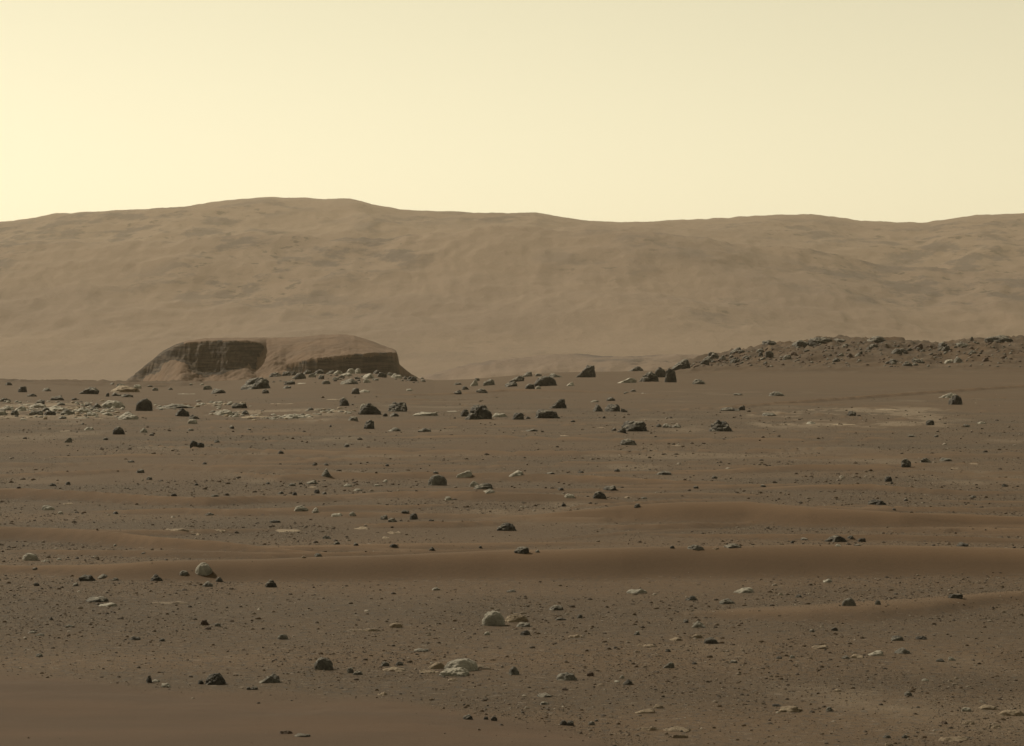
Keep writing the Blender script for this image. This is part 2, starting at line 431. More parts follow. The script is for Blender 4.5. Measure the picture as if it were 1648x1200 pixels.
hills = mesh_obj('hills', np.stack([HX, HY, HZZ], -1).reshape(-1, 3), grid_faces(*HX.shape), M_HILL, attrs={'craggy': craggy})
tag(hills, kind='structure')

# low knobbly rise on the crater floor between the butte and the rim
V_LOW = pts((640, 616), (700, 602), (760, 588), (830, 577), (880, 573), (960, 573), (1040, 569), (1120, 571), (1220, 577), (1400, 585), (1800, 592))
ly = np.linspace(1500, 2300, 90); lu = np.linspace(640, 1800, 300)
LX = (lu[None, :] - CU) / F * ly[:, None]; LY = np.repeat(ly[:, None], len(lu), 1); LU = np.repeat(lu[None, :], len(ly), 0)
lz = CAM_H + (HZ - V_LOW(LU)) / F * 1950.0
tt = np.clip(1 - np.abs(LY - 1950) / 400.0, 0, 1)
LZ = -24 + (lz + 24) * sstep(0, 0.9, tt) + (3.2 * fbm2(LX / 40.0, LY / 70.0, 5, 161, 0.55, True) - 1) * sstep(0, 0.7, tt) * sstep(640, 720, LU)
low = mesh_obj('low_hills', np.stack([LX, LY, LZ], -1).reshape(-1, 3), grid_faces(*LX.shape), M_HILL, attrs={'craggy': sstep(0.1, 0.6, fbm2(LX / 30, LY / 60, 4, 171) + 0.2)})
tag(low, kind='structure')

# ------------------------------------------------------------------ the flat-topped butte
BD = 900.0; PX = BD / F                         # metres per photo pixel at the butte
def butte_material(kind):
    m, nt, b = new_mat('butte_' + kind)
    pos = nd(nt, 'ShaderNodeNewGeometry').outputs['Position']
    if kind == 'cliff':
        lay = noise(nt, scaled(nt, pos, (0.10, 0.10, 1.1)), 1.0, 6, 0.7)
        c = mixc(nt, ramp(nt, lay, 0.40, 0.60), (0.032, 0.026, 0.022), (0.088, 0.066, 0.050))
        c = mixc(nt, ramp(nt, noise(nt, pos, 0.5, 6, 0.7), 0.52, 0.68, 0, 0.6), c, (0.037, 0.032, 0.030))
        bump(nt, b, lay, 0.6, 0.5)
    else:
        c = mixc(nt, ramp(nt, noise(nt, pos, 0.12, 6), 0.36, 0.64), (0.119, 0.081, 0.057), (0.147, 0.098, 0.067))
        c = mixc(nt, ramp(nt, noise(nt, scaled(nt, pos, (0.3, 0.3, 1.5)), 0.6, 6, 0.7), 0.54, 0.70, 0, 0.55), c, (0.074, 0.054, 0.043))
    nt.links.new(c, b.inputs['Base Color']); b.inputs['Roughness'].default_value = 0.95
    return m
def px_z(v): return CAM_H + (HZ - np.asarray(v, float)) * (BD + BY) / F
# two tiers: the tall one at left with its ragged scarp, and the sand ramp at right that ends in a low cliff; rows and columns as in the photograph,
# the depth of each cliff line in metres behind the nearest point
B_SKY = pts((150, 640), (205, 611), (235, 587), (262, 566), (282, 554), (300, 548), (330, 544.5), (400, 543.5), (480, 542), (515, 539), (545, 538.5), (570, 540), (590, 546), (612, 554), (630, 561), (637, 565), (640, 571), (643, 587), (660, 600), (680, 612), (720, 640))
L_FRONT = pts((150, 66), (205, 54), (235, 46), (262, 38), (285, 31), (310, 26), (345, 23), (385, 23), (410, 25), (428, 29), (445, 37), (462, 46), (720, 80))
L_TOP = pts((150, 640), (205, 612), (235, 588), (262, 568), (280, 558), (300, 551), (340, 548), (400, 548), (418, 551), (430, 560), (442, 578), (458, 604), (500, 660), (720, 700))
L_FOOT = pts((150, 655), (205, 624), (235, 604), (262, 586), (283, 573), (298, 577), (312, 594), (335, 600), (352, 599), (370, 593), (385, 589), (400, 584), (415, 587), (428, 584), (436, 588), (445, 610), (720, 720))
R_FRONT = pts((150, 40), (330, 34), (400, 25), (440, 20), (462, 16), (478, 12), (500, 9), (545, 7), (600, 6), (628, 7), (638, 9), (643, 16), (650, 30), (720, 70))
R_TOP = pts((150, 700), (330, 640), (385, 606), (415, 590), (440, 583), (452, 584), (460, 587), (475, 583), (500, 577), (540, 573), (580, 569), (610, 567.5), (637, 567.5), (640, 574), (643, 589), (660, 601), (680, 613), (720, 640))
R_FOOT = pts((150, 701), (330, 641), (385, 606.5), (415, 590.5), (440, 583.5), (452, 585), (460, 589), (468, 596), (480, 603), (500, 605), (560, 606), (610, 606), (637, 607), (643, 606), (660, 604), (680, 614), (720, 645))
R_SKY = pts((150, 720), (330, 640), (375, 596), (400, 560), (420, 546), (432, 543.5), (470, 542.5), (480, 542), (515, 539), (545, 538.5), (570, 540), (590, 546), (612, 554), (630, 561), (637, 565), (640, 571), (643, 587), (660, 600), (680, 612), (720, 640))
bu = np.linspace(160, 715, 500); by = np.concatenate([np.linspace(-40, 3, 36), np.linspace(3.2, 52, 200), np.linspace(53, 100, 16)])
BU, BY = np.meshgrid(bu, by)
BX = (BU - CU) * (BD + BY) / F
def tier(FRONT, TOP, FOOT, SKY, steep, sd, umax):
    jag = 1.7 * fbm2(BX / 7.0, BY / 9.0, 4, sd + 1, 0.55) + 1.1 * fbm2(BX / 2.2, BY / 2.2, 4, sd + 3, 0.6)
    front = soft(FRONT, BU, 14) + jag
    topz = px_z(TOP(BU) + 1.2 * fbm2(BU / 14.0, BU * 0, 4, sd + 11))
    footz = np.minimum(px_z(soft(FOOT, BU, 14)), topz - 0.02)
    skyz = np.maximum(px_z(SKY(BU) + 0.9 * fbm2(BU / 22.0, BU * 0 + 7, 4, 215)), topz + 0.02)
    ch = topz - footz
    thick = 0.3 + steep * ch
    d = BY - front
    q = np.clip(d / thick, 0, 1)
    bed = BX * 0.05 + 0.6 * fbm2(BX / 9, BY / 9, 3, sd + 17)             # gently dipping beds of uneven thickness
    zq = footz + ch * (0.55 * q + 0.45 * q * q * (3 - 2 * q))
    lay = fbm2((zq - bed) / 0.9, BX * 0.02, 3, sd + 19, 0.6)
    cz = zq + 1.1 * lay * np.sin(np.pi * q) * np.minimum(ch / 3, 1)
    talus = footz + d * 0.44
    ry = np.maximum(48.0, front + thick + 6)
    bt = np.clip((d - thick) / np.maximum(ry - front - thick, 1), 0, 1)
    plat = topz + (skyz - topz) * np.sin(bt * np.pi / 2) ** 0.95
    z = np.where(d < 0, talus, np.where(q < 1, cz, plat))
    z = np.where(BY > 60, z - (BY - 60) * 0.9, z)
    rag = fbm2(BX / 3.5, zq / 1.6, 5, sd + 41, 0.6)
    chute = fbm2(BX / 8.0 + 0.25 * zq, zq / 9.0, 3, sd + 47, 0.5)
    vh = HZ - (z - CAM_H) * F / (BD + BY)                              # height written as a photo row
    low_ = fbm2(BX / 4.5, z / 5.0, 5, sd + 53, 0.6)
    rock = (vh < FOOT(BU) + 4 + 13 * low_) & (vh > TOP(BU) + 0.5 + 4 * rag - 7 * (BU < 296)) & (d > -4) & (d < thick + 3 + 9 * (BU < 296)) & (FOOT(BU) - TOP(BU) > 3) & (chute < 0.8) & (BU < umax + 8 * rag)
    return z, rock, d < thick
zl, rl, fl = tier(L_FRONT, L_TOP, L_FOOT, B_SKY, 0.62, 201, 434)
zr_, rr_, fr_ = tier(R_FRONT, R_TOP, R_FOOT, R_SKY, 0.24, 251, 900)
useL = zl > zr_
BZ = np.where(useL, zl, zr_)
isrock = np.where(useL, rl, rr_)
rough = np.where(useL, fl, fr_)
BZ = BZ + 0.30 * fbm2(BX / 3.5, BY / 3.5, 4, 231) + 0.32 * fbm2(BX / 0.9, BY / 0.9, 4, 235, 0.6) * np.where(isrock, 1.0, 0.3 * rough)
def largest(mask):
    """the biggest connected patch of a grid mask"""
    lab = np.where(mask, np.arange(mask.size).reshape(mask.shape) + 1, 0)
    for _ in range(4000):
        new = lab.copy()
        for ax in (0, 1):
            for sh in (1, -1):
                r_ = np.roll(new, sh, ax)
                if sh == 1: r_[(0,) if ax == 0 else (slice(None), 0)] = 0
                else: r_[(-1,) if ax == 0 else (slice(None), -1)] = 0
                new = np.where(mask, np.maximum(new, r_), 0)
        if (new == lab).all(): break
        lab = new
    ids, cnt = np.unique(lab[lab > 0], return_counts=True)
    return lab == ids[np.argmax(cnt)]
isrock = largest(isrock & (BU < 450)) | largest(isrock & (BU >= 450))
verts = np.stack([BX, BY + BD, np.maximum(BZ, -26)], -1).reshape(-1, 3)
bf = grid_faces(*BU.shape)
fr = isrock.reshape(-1)[bf].sum(1) == 4
fleft = BU.reshape(-1)[bf].mean(1) < 450
butte = bpy.data.objects.new('butte', None); SC.collection.objects.link(butte)
butte.location = ((430 - CU) * PX, BD, -18)
tag(butte, 'flat-topped butte with dark layered cliffs and sandy slopes below the far hills', 'butte')
def sub(name, sel, mat, label=None):
    used = np.unique(bf[sel]); mp = np.full(len(verts), -1); mp[used] = np.arange(len(used))
    o = mesh_obj(name, verts[used] - np.array(butte.location)[None, :], mp[bf[sel]], mat, butte)
    if label: o['label'] = label
MB_C, MB_S = butte_material('cliff'), butte_material('sand')
sub('cliff', fr & fleft, MB_C, 'ragged dark cliff on the taller end of the butte')
sub('cliff', fr & ~fleft, MB_C, 'low dark cliff band at the blunt end of the butte')
sub('sand_slope', ~fr, MB_S, 'tan sand mantle and talus of the butte')
# ------------------------------------------------------------------ rocks
# column, row of the foot, width, height (photo pixels), stone, shape | label # short name by which neighbours are described
# stone: d dark, m grey, p pale, t tan, r rusty.  shape: b block, o dome, t peaked, w wedge high on the right, W wedge high on the left,
# f flat, l lumpy, z trapezoid, s bedrock slab flush with the ground
ROCKS = '''
36 631 16 11 d l | dark jumbled rock at the rim by the left edge of the plain # jumbled rim rock
143 634 32 13 d w | dark tilted slab with bright upper edge standing behind the pale ledge field # tilted dark slab
201 631 46 12 t f | layered tan ledge lying at the foot of the butte's left slope # layered tan ledge
187 637 16 6 d f
204 639 20 6 d f
173 638 6 7 d b
93 644 23 8 d f | dark oval rock lying above the field of pale broken ledges # dark oval rock
51 638 16 5 d f
232 661 28 22 d o | big round black boulder standing beside a pale flat rock # round black boulder
207 675 36 15 p f | pale flat-topped rock with shaded underside just before the round black boulder # pale flat-topped rock
182 656 38 13 p o | pale humped rock just left of the round black boulder # pale humped rock
293 670 24 15 d t | dark peaked rock with a tail, right of the round black boulder # dark peaked rock with tail
312 674 18 8 d W
310 682 16 9 p o
285 657 60 7 m f | long low grey ledge behind the dark peaked rock with a tail # long grey ledge
385 657 25 10 d b | dark blocky rock on the pale ledges in front of the flat-topped boulder # dark ledge rock
360 668 36 12 p l | broken pale rock in front of the butte beside a dark ledge rock # broken pale rock
395 667 12 6 d f
352 633 23 9 d f
297 634 28 6 p s
334 627 14 8 m b
412 626 50 21 d b | large dark boulder with flat pale top standing before the butte # flat-topped dark boulder
427 633 12 8 d b
143 692 16 7 p f
191 699 20 14 d o | rounded dark boulder with dusty top on open sand at left # dusty rounded boulder
231 696 13 8 p t
244 701 8 4 d f
110 712 13 9 m w
170 708 9 5 d o
133 683 6 3 d f
102 673 10 4 m f
312 719 13 11 d o | left half of the dark twin rock lying alone on the sand # dark twin rock
323 720 12 9 d b
373 690 8 6 d b
349 712 9 5 m f
307 693 10 4 m f
71 689 10 3 t s
106 694 24 3 t s
35 651 26 7 p s
60 656 30 9 p f
90 661 34 10 p f
32 661 20 9 p w
58 667 22 8 m f
118 660 30 8 t f
80 668 20 9 d l
108 668 26 10 m l
136 664 28 10 p f
150 669 22 8 p W
47 672 26 6 t s
126 673 26 5 p s
66 650 14 8 d b
142 654 12 7 d f
156 656 16 7 d f
98 652 14 6 m f
38 676 12 4 p f
160 674 20 4 t s
24 668 14 10 m b
110 650 30 4 t s
10 660 26 9 p f
-2 668 24 8 p w
8 646 18 7 m f
72 662 16 7 m w
100 674 14 5 d f
150 660 12 5 m b
172 668 18 6 p f
544 602 15 8 p f
565 598 14 9 p o
575 599 12 9 p b
559 605 17 8 p f | pale oblong boulder in the heap under the low right cliff of the butte # pale oblong boulder
593 609 20 11 p f | largest pale slab-sided boulder at the foot of the butte's low cliff # large pale foot boulder
590 616 12 7 p o
615 607 16 9 d l
638 608 18 9 p f | pale-topped boulder below the blunt right end of the butte # end boulder of the butte
663 613 18 9 d l | dark boulder where the butte's right end meets the plain # last dark foot boulder
681 614 8 4 m f
525 618 14 7 m o
563 618 30 9 m f
517 610 10 8 d b
483 610 19 12 d o | dark rounded boulder at the left of the heap below the butte's low cliff # left heap boulder
514 599 16 8 d b
495 601 14 8 d t
466 619 18 8 d f
488 617 24 6 p s
462 625 14 5 d f
461 602 14 8 d b
443 604 20 8 d l
533 601 12 6 d b
550 608 10 5 m o
606 600 12 7 d b
628 601 10 6 m f
503 607 12 7 m b
474 602 10 7 d t
540 611 12 5 m f
575 610 10 5 d f
604 612 10 4 m f
572 634 14 11 d b
587 631 18 5 p f
659 629 10 5 p f
554 653 16 15 d b | small upright dark block on open sand below the butte # upright dark block
595 667 38 20 d t | dark peaked boulder with pale left shoulder left of a black block # dark peaked boulder
586 661 14 13 p o
640 662 32 17 d b | squared black boulder on the sand below the butte's right end # squared black boulder
634 670 16 6 d f
620 670 8 6 d o
685 669 42 8 p f | low pale ledge between the squared black boulder and the knobbly boulder # low pale ledge
568 677 16 8 m f
594 690 18 16 d b | small dark boulder standing in front of the dark peaked boulder # small dark front boulder
634 694 22 6 m f
683 695 22 6 m f
413 671 60 5 t s
470 673 46 9 p l | row of pale crumbled ledge on the sand in front of the butte # pale crumbled ledge
394 665 10 6 d b
536 662 44 5 t s
500 660 10 5 m o
532 687 4 4 d b
401 692 7 3 d f
558 719 9 6 d b
344 650 40 4 t s
458 650 50 4 t s
536 643 30 3 t s
737 619 12 4 d f
763 621 13 12 p w
787 620 20 11 m l | knobbly grey rock in the small heap at the crest right of the butte # knobbly grey crest rock
768 613 8 6 d b
749 627 12 7 d W
735 634 16 7 d w
775 632 21 8 d f
823 622 20 9 d b
832 614 23 11 d w | dark leaning slab behind the dome-shaped black boulder # dark leaning slab
848 606 18 9 m w
878 621 37 18 d o | dome-shaped black boulder with pale cap on the crest # pale-capped black boulder
894 607 22 7 m W
867 605 12 5 m f
853 626 16 10 d o
866 626 9 6 p o
918 621 12 7 p w
947 607 24 22 d b | tall blocky black boulder standing alone against the far slopes # tall lone black boulder
933 607 14 9 d w
1023 597 25 9 d w
1010 616 30 9 p w | tilted pale slab left of the cluster of three black boulders # tilted pale slab
1044 614 33 18 d l | broad lumpy black boulder at the left of the cluster of three # lumpy cluster boulder
1063 607 20 18 d o | rounded black boulder at the back of the cluster of three # back cluster boulder
1079 615 20 25 d t | sharply pointed black boulder at the right of the cluster of three # pointed cluster boulder
1096 593 30 16 d w | dark leaning boulder at the start of the rocky rise # leaning boulder of the rise
1008 633 8 3 m f
1019 630 10 4 d f
1035 633 14 4 p s
770 675 44 26 d l | big knobbly black boulder with pale crusted top in mid plain # big knobbly boulder
748 670 14 13 d b
804 671 24 9 p f
728 662 24 5 p s
834 675 20 12 d b
850 674 8 5 d f
898 657 28 17 d w | smooth black boulder with a steep right side behind the long black block # steep-sided black boulder
881 673 41 16 d z | long black block with pale level top in mid plain # long black block
922 679 8 4 d f
962 662 16 13 d t | small black peaked rock beside the oblong black rock # small black peaked rock
986 662 25 13 d b | oblong black rock between a peaked rock and a small stone # oblong black rock
1005 663 12 7 d W
983 645 15 7 d f
957 647 14 4 p f
1021 694 42 19 d b | angular black boulder with pale slanting top, left of the trapezoid boulder # slant-topped black boulder
1000 696 16 8 d w
973 689 36 4 t s
988 693 8 5 d f
1060 687 8 6 d b
1073 688 16 7 m f
1088 688 16 6 m f
1011 716 27 11 m z | grey rock with sloping shoulders alone below the slant-topped boulder # sloping grey rock
910 702 20 4 t s
856 694 20 4 m f
843 694 12 3 t s
1088 717 20 3 t s
972 673 5 4 d b
1160 694 38 21 d z | trapezoid black boulder standing alone on the right of mid plain # trapezoid black boulder
1125 618 22 9 m W | small tilted slab lying on smooth sand below the rocky rise # small tilted slab
1188 636 15 4 m f
1250 637 25 8 m f | grey and pale flat rock on the smooth sand under the rise # flat rock under the rise
1175 661 32 6 d f
1193 660 13 9 d w
1238 669 24 6 m f
1212 668 26 4 t s
1371 669 14 9 d b | small black block beside pale bedrock strips on the right plain # small black plain block
1524 640 28 9 p w | pale tilted slab propped behind a lumpy black rock at right # propped pale slab
1538 651 22 19 d l | lumpy black rock with a bright spot before a pale tilted slab # lumpy black right rock
1497 684 14 10 d b | small dark cube-like rock on the right plain # small cube-like rock
1507 703 7 4 d b
1468 703 14 4 d f
1432 660 64 4 t s | longest pale bedrock strip beneath the sand slope at right # long bedrock strip
1350 684 57 5 t s | pale bedrock strip in front of the small black plain block # front bedrock strip
1305 682 14 5 p f
1267 683 36 4 t s
1307 660 16 4 t s
1580 682 14 5 p f
1555 687 12 5 m f
1238 555 24 9 d b | flat dark block on the skyline where the rise starts to level # flat skyline block
1320 554 38 12 d b | broad dark block crowning the top of the rocky rise # crowning block
1290 557 30 9 d f
1350 550 24 5 d f
1411 551 36 11 d t | dark peaked heap on the skyline right of the crowning block # peaked skyline rock
1147 577 24 12 d l | dark broken rock on the lower shoulder of the rise # shoulder rock
1187 570 24 11 d l
1224 574 8 9 d b
1238 575 14 10 d b | isolated dark block on the slope below the flat skyline block # slope block
1481 584 14 6 d b | small dark stone at the sandy foot of the rise # foot-of-rise stone
1529 584 18 6 p t | pale stone at the sandy foot of the rise # pale foot-of-rise stone
1564 548 6 6 d b
1550 558 24 8 m l
1608 550 44 9 d f
211 744 12 4 d f
226 761 14 7 m f
240 772 10 6 d b
329 747 7 4 d b
109 780 9 6 d b
85 782 10 5 d f
30 786 8 4 r f
280 799 10 6 d o | small dark stone sitting on the sand ripple crest at left # ripple-crest stone
346 799 13 4 d f
78 821 22 9 p W | white angular slab among gravel at left between two ripples # white angular slab
110 812 20 4 t s
97 827 8 5 p b
186 827 9 5 d f
337 829 14 5 d f
316 781 7 4 d b
49 902 26 13 p o | pale domed boulder near the left edge beyond the wide ripple # pale domed left boulder
73 904 14 4 p s
95 901 9 4 p f
140 935 27 11 d z | dark low boulder at the left end of the wide ripple # dark low ripple-end boulder
166 930 18 6 m f
186 934 12 5 m f
251 935 22 12 d t | dark cone-shaped rock left of the pale rounded boulder on the ripple # dark cone rock
328 926 28 21 p o | pale rounded boulder resting on the wide sand ripple # pale ripple boulder
296 926 15 8 m o
353 936 12 8 d t
334 944 18 8 m f
59 943 9 6 d b
122 943 9 6 m b
56 917 8 4 d f
288 854 48 4 t s
352 855 30 4 t s
320 861 13 4 t s
231 891 7 3 d f
185 879 5 4 p b
452 730 10 6 d f
525 767 16 14 m t | grey pointed rock with bright tip on the left of mid plain # grey pointed rock
525 749 7 4 d b
506 749 7 4 d b
623 750 6 4 d b
704 781 31 19 m o | grey rounded boulder with bright crown in the middle of the plain # bright-crowned boulder
701 762 9 4 d f
748 768 26 12 p w | chalky white rock right of the bright-crowned boulder # chalky white rock
763 783 15 10 p b
778 787 32 10 m l | broken grey and white rock below the chalky white rock # broken white rock
787 793 22 7 p f
560 783 15 6 p f
576 790 14 5 p f
620 776 8 5 p b
607 782 10 4 p f
502 779 19 6 m f
500 785 22 4 t s
470 782 12 5 m f
452 795 10 5 d f
474 797 8 6 d b
510 794 9 7 d b
522 795 7 4 d f
431 779 8 4 d f
722 805 13 7 p t
485 823 23 9 p z | white flat-topped slab, larger of two on the left of mid plain # white flat-topped slab
508 825 13 9 p t
542 831 19 7 p f | cream low dome right of two white slabs # cream low dome
567 830 11 7 p o
618 836 12 8 d b
632 840 15 7 m f
666 836 13 11 d b
652 826 13 6 d f
443 841 18 5 d f
694 839 10 4 d f
462 856 50 7 t s | wide cream bedrock patch near the left ripple's end # wide cream bedrock
582 852 28 6 t s
633 859 24 5 t s
622 867 20 5 t s
526 867 14 6 m l
542 876 11 5 d f
573 878 8 5 d b
633 881 13 6 d f
695 886 10 7 d t
773 882 6 5 d b
511 896 13 7 m b
489 898 8 4 t o
436 945 19 13 d t | dark peaked stone at the foot of the wide ripple # dark ripple-foot stone
815 854 32 14 d z | dark grey boulder with bright left shoulder before the wide ripple # bright-shouldered boulder
702 950 14 6 p t
831 766 24 9 p w | bright white sloping slab on the sand in mid plain # white sloping slab
981 789 22 8 d f | flat black stone behind the black egg-shaped stone # flat black stone
965 802 22 12 d b | black egg-shaped stone in front of the flat black stone # black egg-shaped stone
916 801 20 7 p t | white low stone left of the black egg-shaped stone # white low stone
1010 801 14 5 t s
1037 803 10 4 m f
907 815 9 6 d t
1026 817 11 7 d b
902 789 10 5 d f
839 891 25 12 d b | dark block at the far edge of the wide ripple in the middle # dark ripple-edge block
865 889 7 5 m b
1068 764 25 6 d f
1150 770 10 5 d f
993 759 9 5 d f
935 761 11 4 d f
886 763 14 4 d f
1179 882 28 7 d f | dark broken flat rock at the far edge of the wide ripple # dark broken flat rock
1118 885 28 8 m l
1082 883 8 5 d f
1150 884 16 3 t s
1120 786 8 5 d b
1025 955 34 9 p f | pale-topped ledge at the near foot of the wide ripple # pale-topped ledge
1198 954 30 9 p w | pale grey slab with sloping face at the near foot of the ripple # pale sloping slab
823 953 16 4 d f
1458 752 17 15 d l | knobbly black stone among gravel on the right # knobbly black right stone
1490 744 18 8 m l
1522 742 20 6 m f
1567 747 18 5 t s
1537 754 16 4 t s
1429 775 12 10 d b | black stone with a smaller one at its foot on the right # black right stone
1436 779 6 4 d b
1411 812 30 9 d l | low dark heap of broken stone on the gravel at right # low dark stone heap
1458 806 7 5 d b
1439 821 6 4 d b
1228 783 9 4 d f
1617 783 10 5 d b
1567 801 10 4 m f
1345 872 36 12 d l | broad dark broken rock at the far foot of the wide ripple # broad dark broken rock
1369 867 12 6 d f
1387 872 14 7 d b
1349 879 10 5 p f
1380 878 12 3 d f
1294 869 12 4 d f
1275 874 6 5 d b
1549 879 20 7 d f
1332 937 15 7 p f | small pale stone alone on the shaded face of the wide ripple # lone pale ripple stone
156 969 36 9 d f | dark arched stone with a bright rim beside a white flat stone # dark arched stone
173 976 30 6 p f | white flat stone in front of the dark arched stone # white flat stone
278 972 82 6 t s | long tan bedrock ledge on the left gravel # long tan ledge
329 1006 14 9 r l | rusty dark clod on the gravel below the long tan ledge # rusty clod
350 1008 10 6 m o
334 1013 12 5 r f
217 1030 18 7 d l
261 1032 9 5 d f
63 1057 12 6 m f
82 998 9 6 d t
112 1009 16 4 m f
52 1019 14 4 m f
65 1023 14 4 m f
240 1099 11 13 d t | small dark upright stone at the edge of the red drift # small upright stone
250 1098 13 6 p f
267 1106 17 8 p l | white crumbly stone at the edge of the red drift # white crumbly stone
346 1102 34 19 d z | dark boulder with bright chipped top at the edge of the red drift # bright-topped drift boulder
323 1101 10 7 d b
409 1110 12 6 d b
400 1110 7 5 d b
521 1078 31 21 m o | grey rounded boulder with flat lit shoulder on the near gravel # grey shouldered boulder
434 1099 36 15 m w | grey wedge-shaped rock rising to the right near the red drift # grey wedge rock
455 1029 18 9 m b
564 1083 11 10 m b
576 1086 16 7 m f
620 1072 14 8 m f
643 1071 14 7 d f
634 1080 38 6 t f
742 1080 56 20 p o | large whitish humped rock with shaded right side in the near gravel # large whitish hump
731 1088 50 17 p l | pitted white rock in front of the large whitish hump # pitted white rock
702 1076 28 11 t w
690 1084 34 6 t s
776 1077 36 7 t W
729 1096 16 4 t f
794 1007 38 26 p o | white pitted dome-shaped boulder in the near gravel # white pitted dome
831 1001 38 14 t f | cream flat rock right of the white pitted dome # cream flat rock
842 1009 23 8 m f
845 1022 18 8 d b
784 1022 10 6 p b
895 982 24 9 d b | dark loaf-shaped stone above the cream flat rock # dark loaf stone
933 995 9 7 m b
902 998 18 4 d f
926 1026 34 5 t s
1025 1022 10 7 m b
827 1086 18 14 m l | grey knobbly stone right of the large whitish hump # grey knobbly stone
911 1095 32 12 m l | grey crusted rock on the near gravel right of centre # grey crusted rock
950 1088 12 8 r b
1010 1102 16 8 d f
993 1098 10 4 p f
1001 1092 8 6 p t
909 1111 10 5 r f
966 1104 10 4 t f
876 1122 24 6 d f
637 1010 22 8 t o | tan low dome left of the white pitted dome # tan low dome
588 1016 66 5 t s
678 1049 24 5 m f
486 1186 26 5 d f | thin dark flake lying in the red drift # thin dark flake
460 1181 22 6 r f
753 1158 16 8 d f | dark stone at the right edge of the red drift # dark drift-edge stone
782 1158 8 5 d o
795 1160 11 8 d o
614 1120 18 6 t s
907 1167 12 9 d o
918 1168 11 9 d b | right half of a dark twin pebble near the bottom of the view # dark twin pebble
952 1167 11 7 d o
960 1161 7 4 d f
1038 1148 32 7 t w | tan tilted flake on the near gravel right of centre # tan tilted flake
1060 1140 16 7 t f
1090 1178 56 9 t s | cream gravelly bedrock patch near the bottom # cream bottom bedrock
1045 1176 40 6 t s
1090 1188 44 4 t s
1076 1075 19 10 m w | grey stone with a bright slanting top on the near gravel # slanting grey stone
1118 1069 9 4 d f
1181 1067 12 5 m f
1125 1010 23 11 p W | pale peaked stone on the near gravel right of centre # pale peaked stone
1104 1002 9 6 d b
1144 1036 23 11 d o | dark rounded stone below the pale peaked stone # dark rounded stone
1122 1027 18 7 t o
1088 1031 22 5 t f
1113 966 21 8 m l
1170 972 26 9 m l
1042 1041 28 5 t s
1075 1049 10 5 d f
876 1134 14 5 m f
1366 975 23 14 m o | grey rounded boulder with pale top on the ripple at right # pale-topped right boulder
1413 973 10 8 m o
1343 1015 11 6 d o
1307 1017 8 5 m f
1444 1031 20 9 m f | layered grey stone on the near gravel at right # layered grey stone
1483 1029 19 6 d f
1409 1055 26 8 p w | bright-edged flat stone on the near gravel at right # bright-edged flat stone
1452 1052 24 9 m f
1361 1060 14 5 m f
1380 1059 22 6 t f
1320 1044 26 5 t f
1254 1060 10 4 d f
1275 1059 9 5 p b
1513 1065 15 5 m f
1532 1063 12 7 p W
1489 1096 12 5 p f
1462 1120 13 8 m l
1273 1146 40 10 t l | crumbly tan rock on the near gravel at lower right # crumbly tan rock
1250 1137 15 4 d f
1335 1145 12 8 m l
1348 1113 13 4 t f
1590 1142 32 7 t f
1628 1152 40 10 t f | cream slab at the lower right edge of the near gravel # cream edge slab
1556 1145 18 8 p l
1558 1166 24 4 t s
1600 1172 30 5 t s
1535 1194 50 9 t s | cream gravelly bedrock at the bottom right # cream corner bedrock
1427 1188 14 6 m f
1456 1188 10 6 d f
1519 1165 12 4 r f
1431 1200 14 5 t f
1285 961 11 5 d f
1538 963 24 8 d l
'''

def icosphere(n):
    t = (1 + 5 ** .5) / 2
    v = [(-1, t, 0), (1, t, 0), (-1, -t, 0), (1, -t, 0), (0, -1, t), (0, 1, t), (0, -1, -t), (0, 1, -t), (t, 0, -1), (t, 0, 1), (-t, 0, -1), (-t, 0, 1)]
    f = [(0, 11, 5), (0, 5, 1), (0, 1, 7), (0, 7, 10), (0, 10, 11), (1, 5, 9), (5, 11, 4), (11, 10, 2), (10, 7, 6), (7, 1, 8), (3, 9, 4), (3, 4, 2), (3, 2, 6), (3, 6, 8), (3, 8, 9), (4, 9, 5), (2, 4, 11), (6, 2, 10), (8, 6, 7), (9, 8, 1)]
    v = [np.array(a) / np.linalg.norm(a) for a in v]
    for _ in range(n):
        mid, nf = {}, []
        def m(a, b):
            k = (min(a, b), max(a, b))
            if k not in mid:
                p = v[a] + v[b]; v.append(p / np.linalg.norm(p)); mid[k] = len(v) - 1
            return mid[k]
        for a, b, c in f:
            ab, bc, ca = m(a, b), m(b, c), m(c, a)
            nf += [(a, ab, ca), (b, bc, ab), (c, ca, bc), (ab, bc, ca)]
        f = nf
    return np.array(v), np.array(f)
ICO = {k: icosphere(k) for k in (1, 2, 3, 4)}

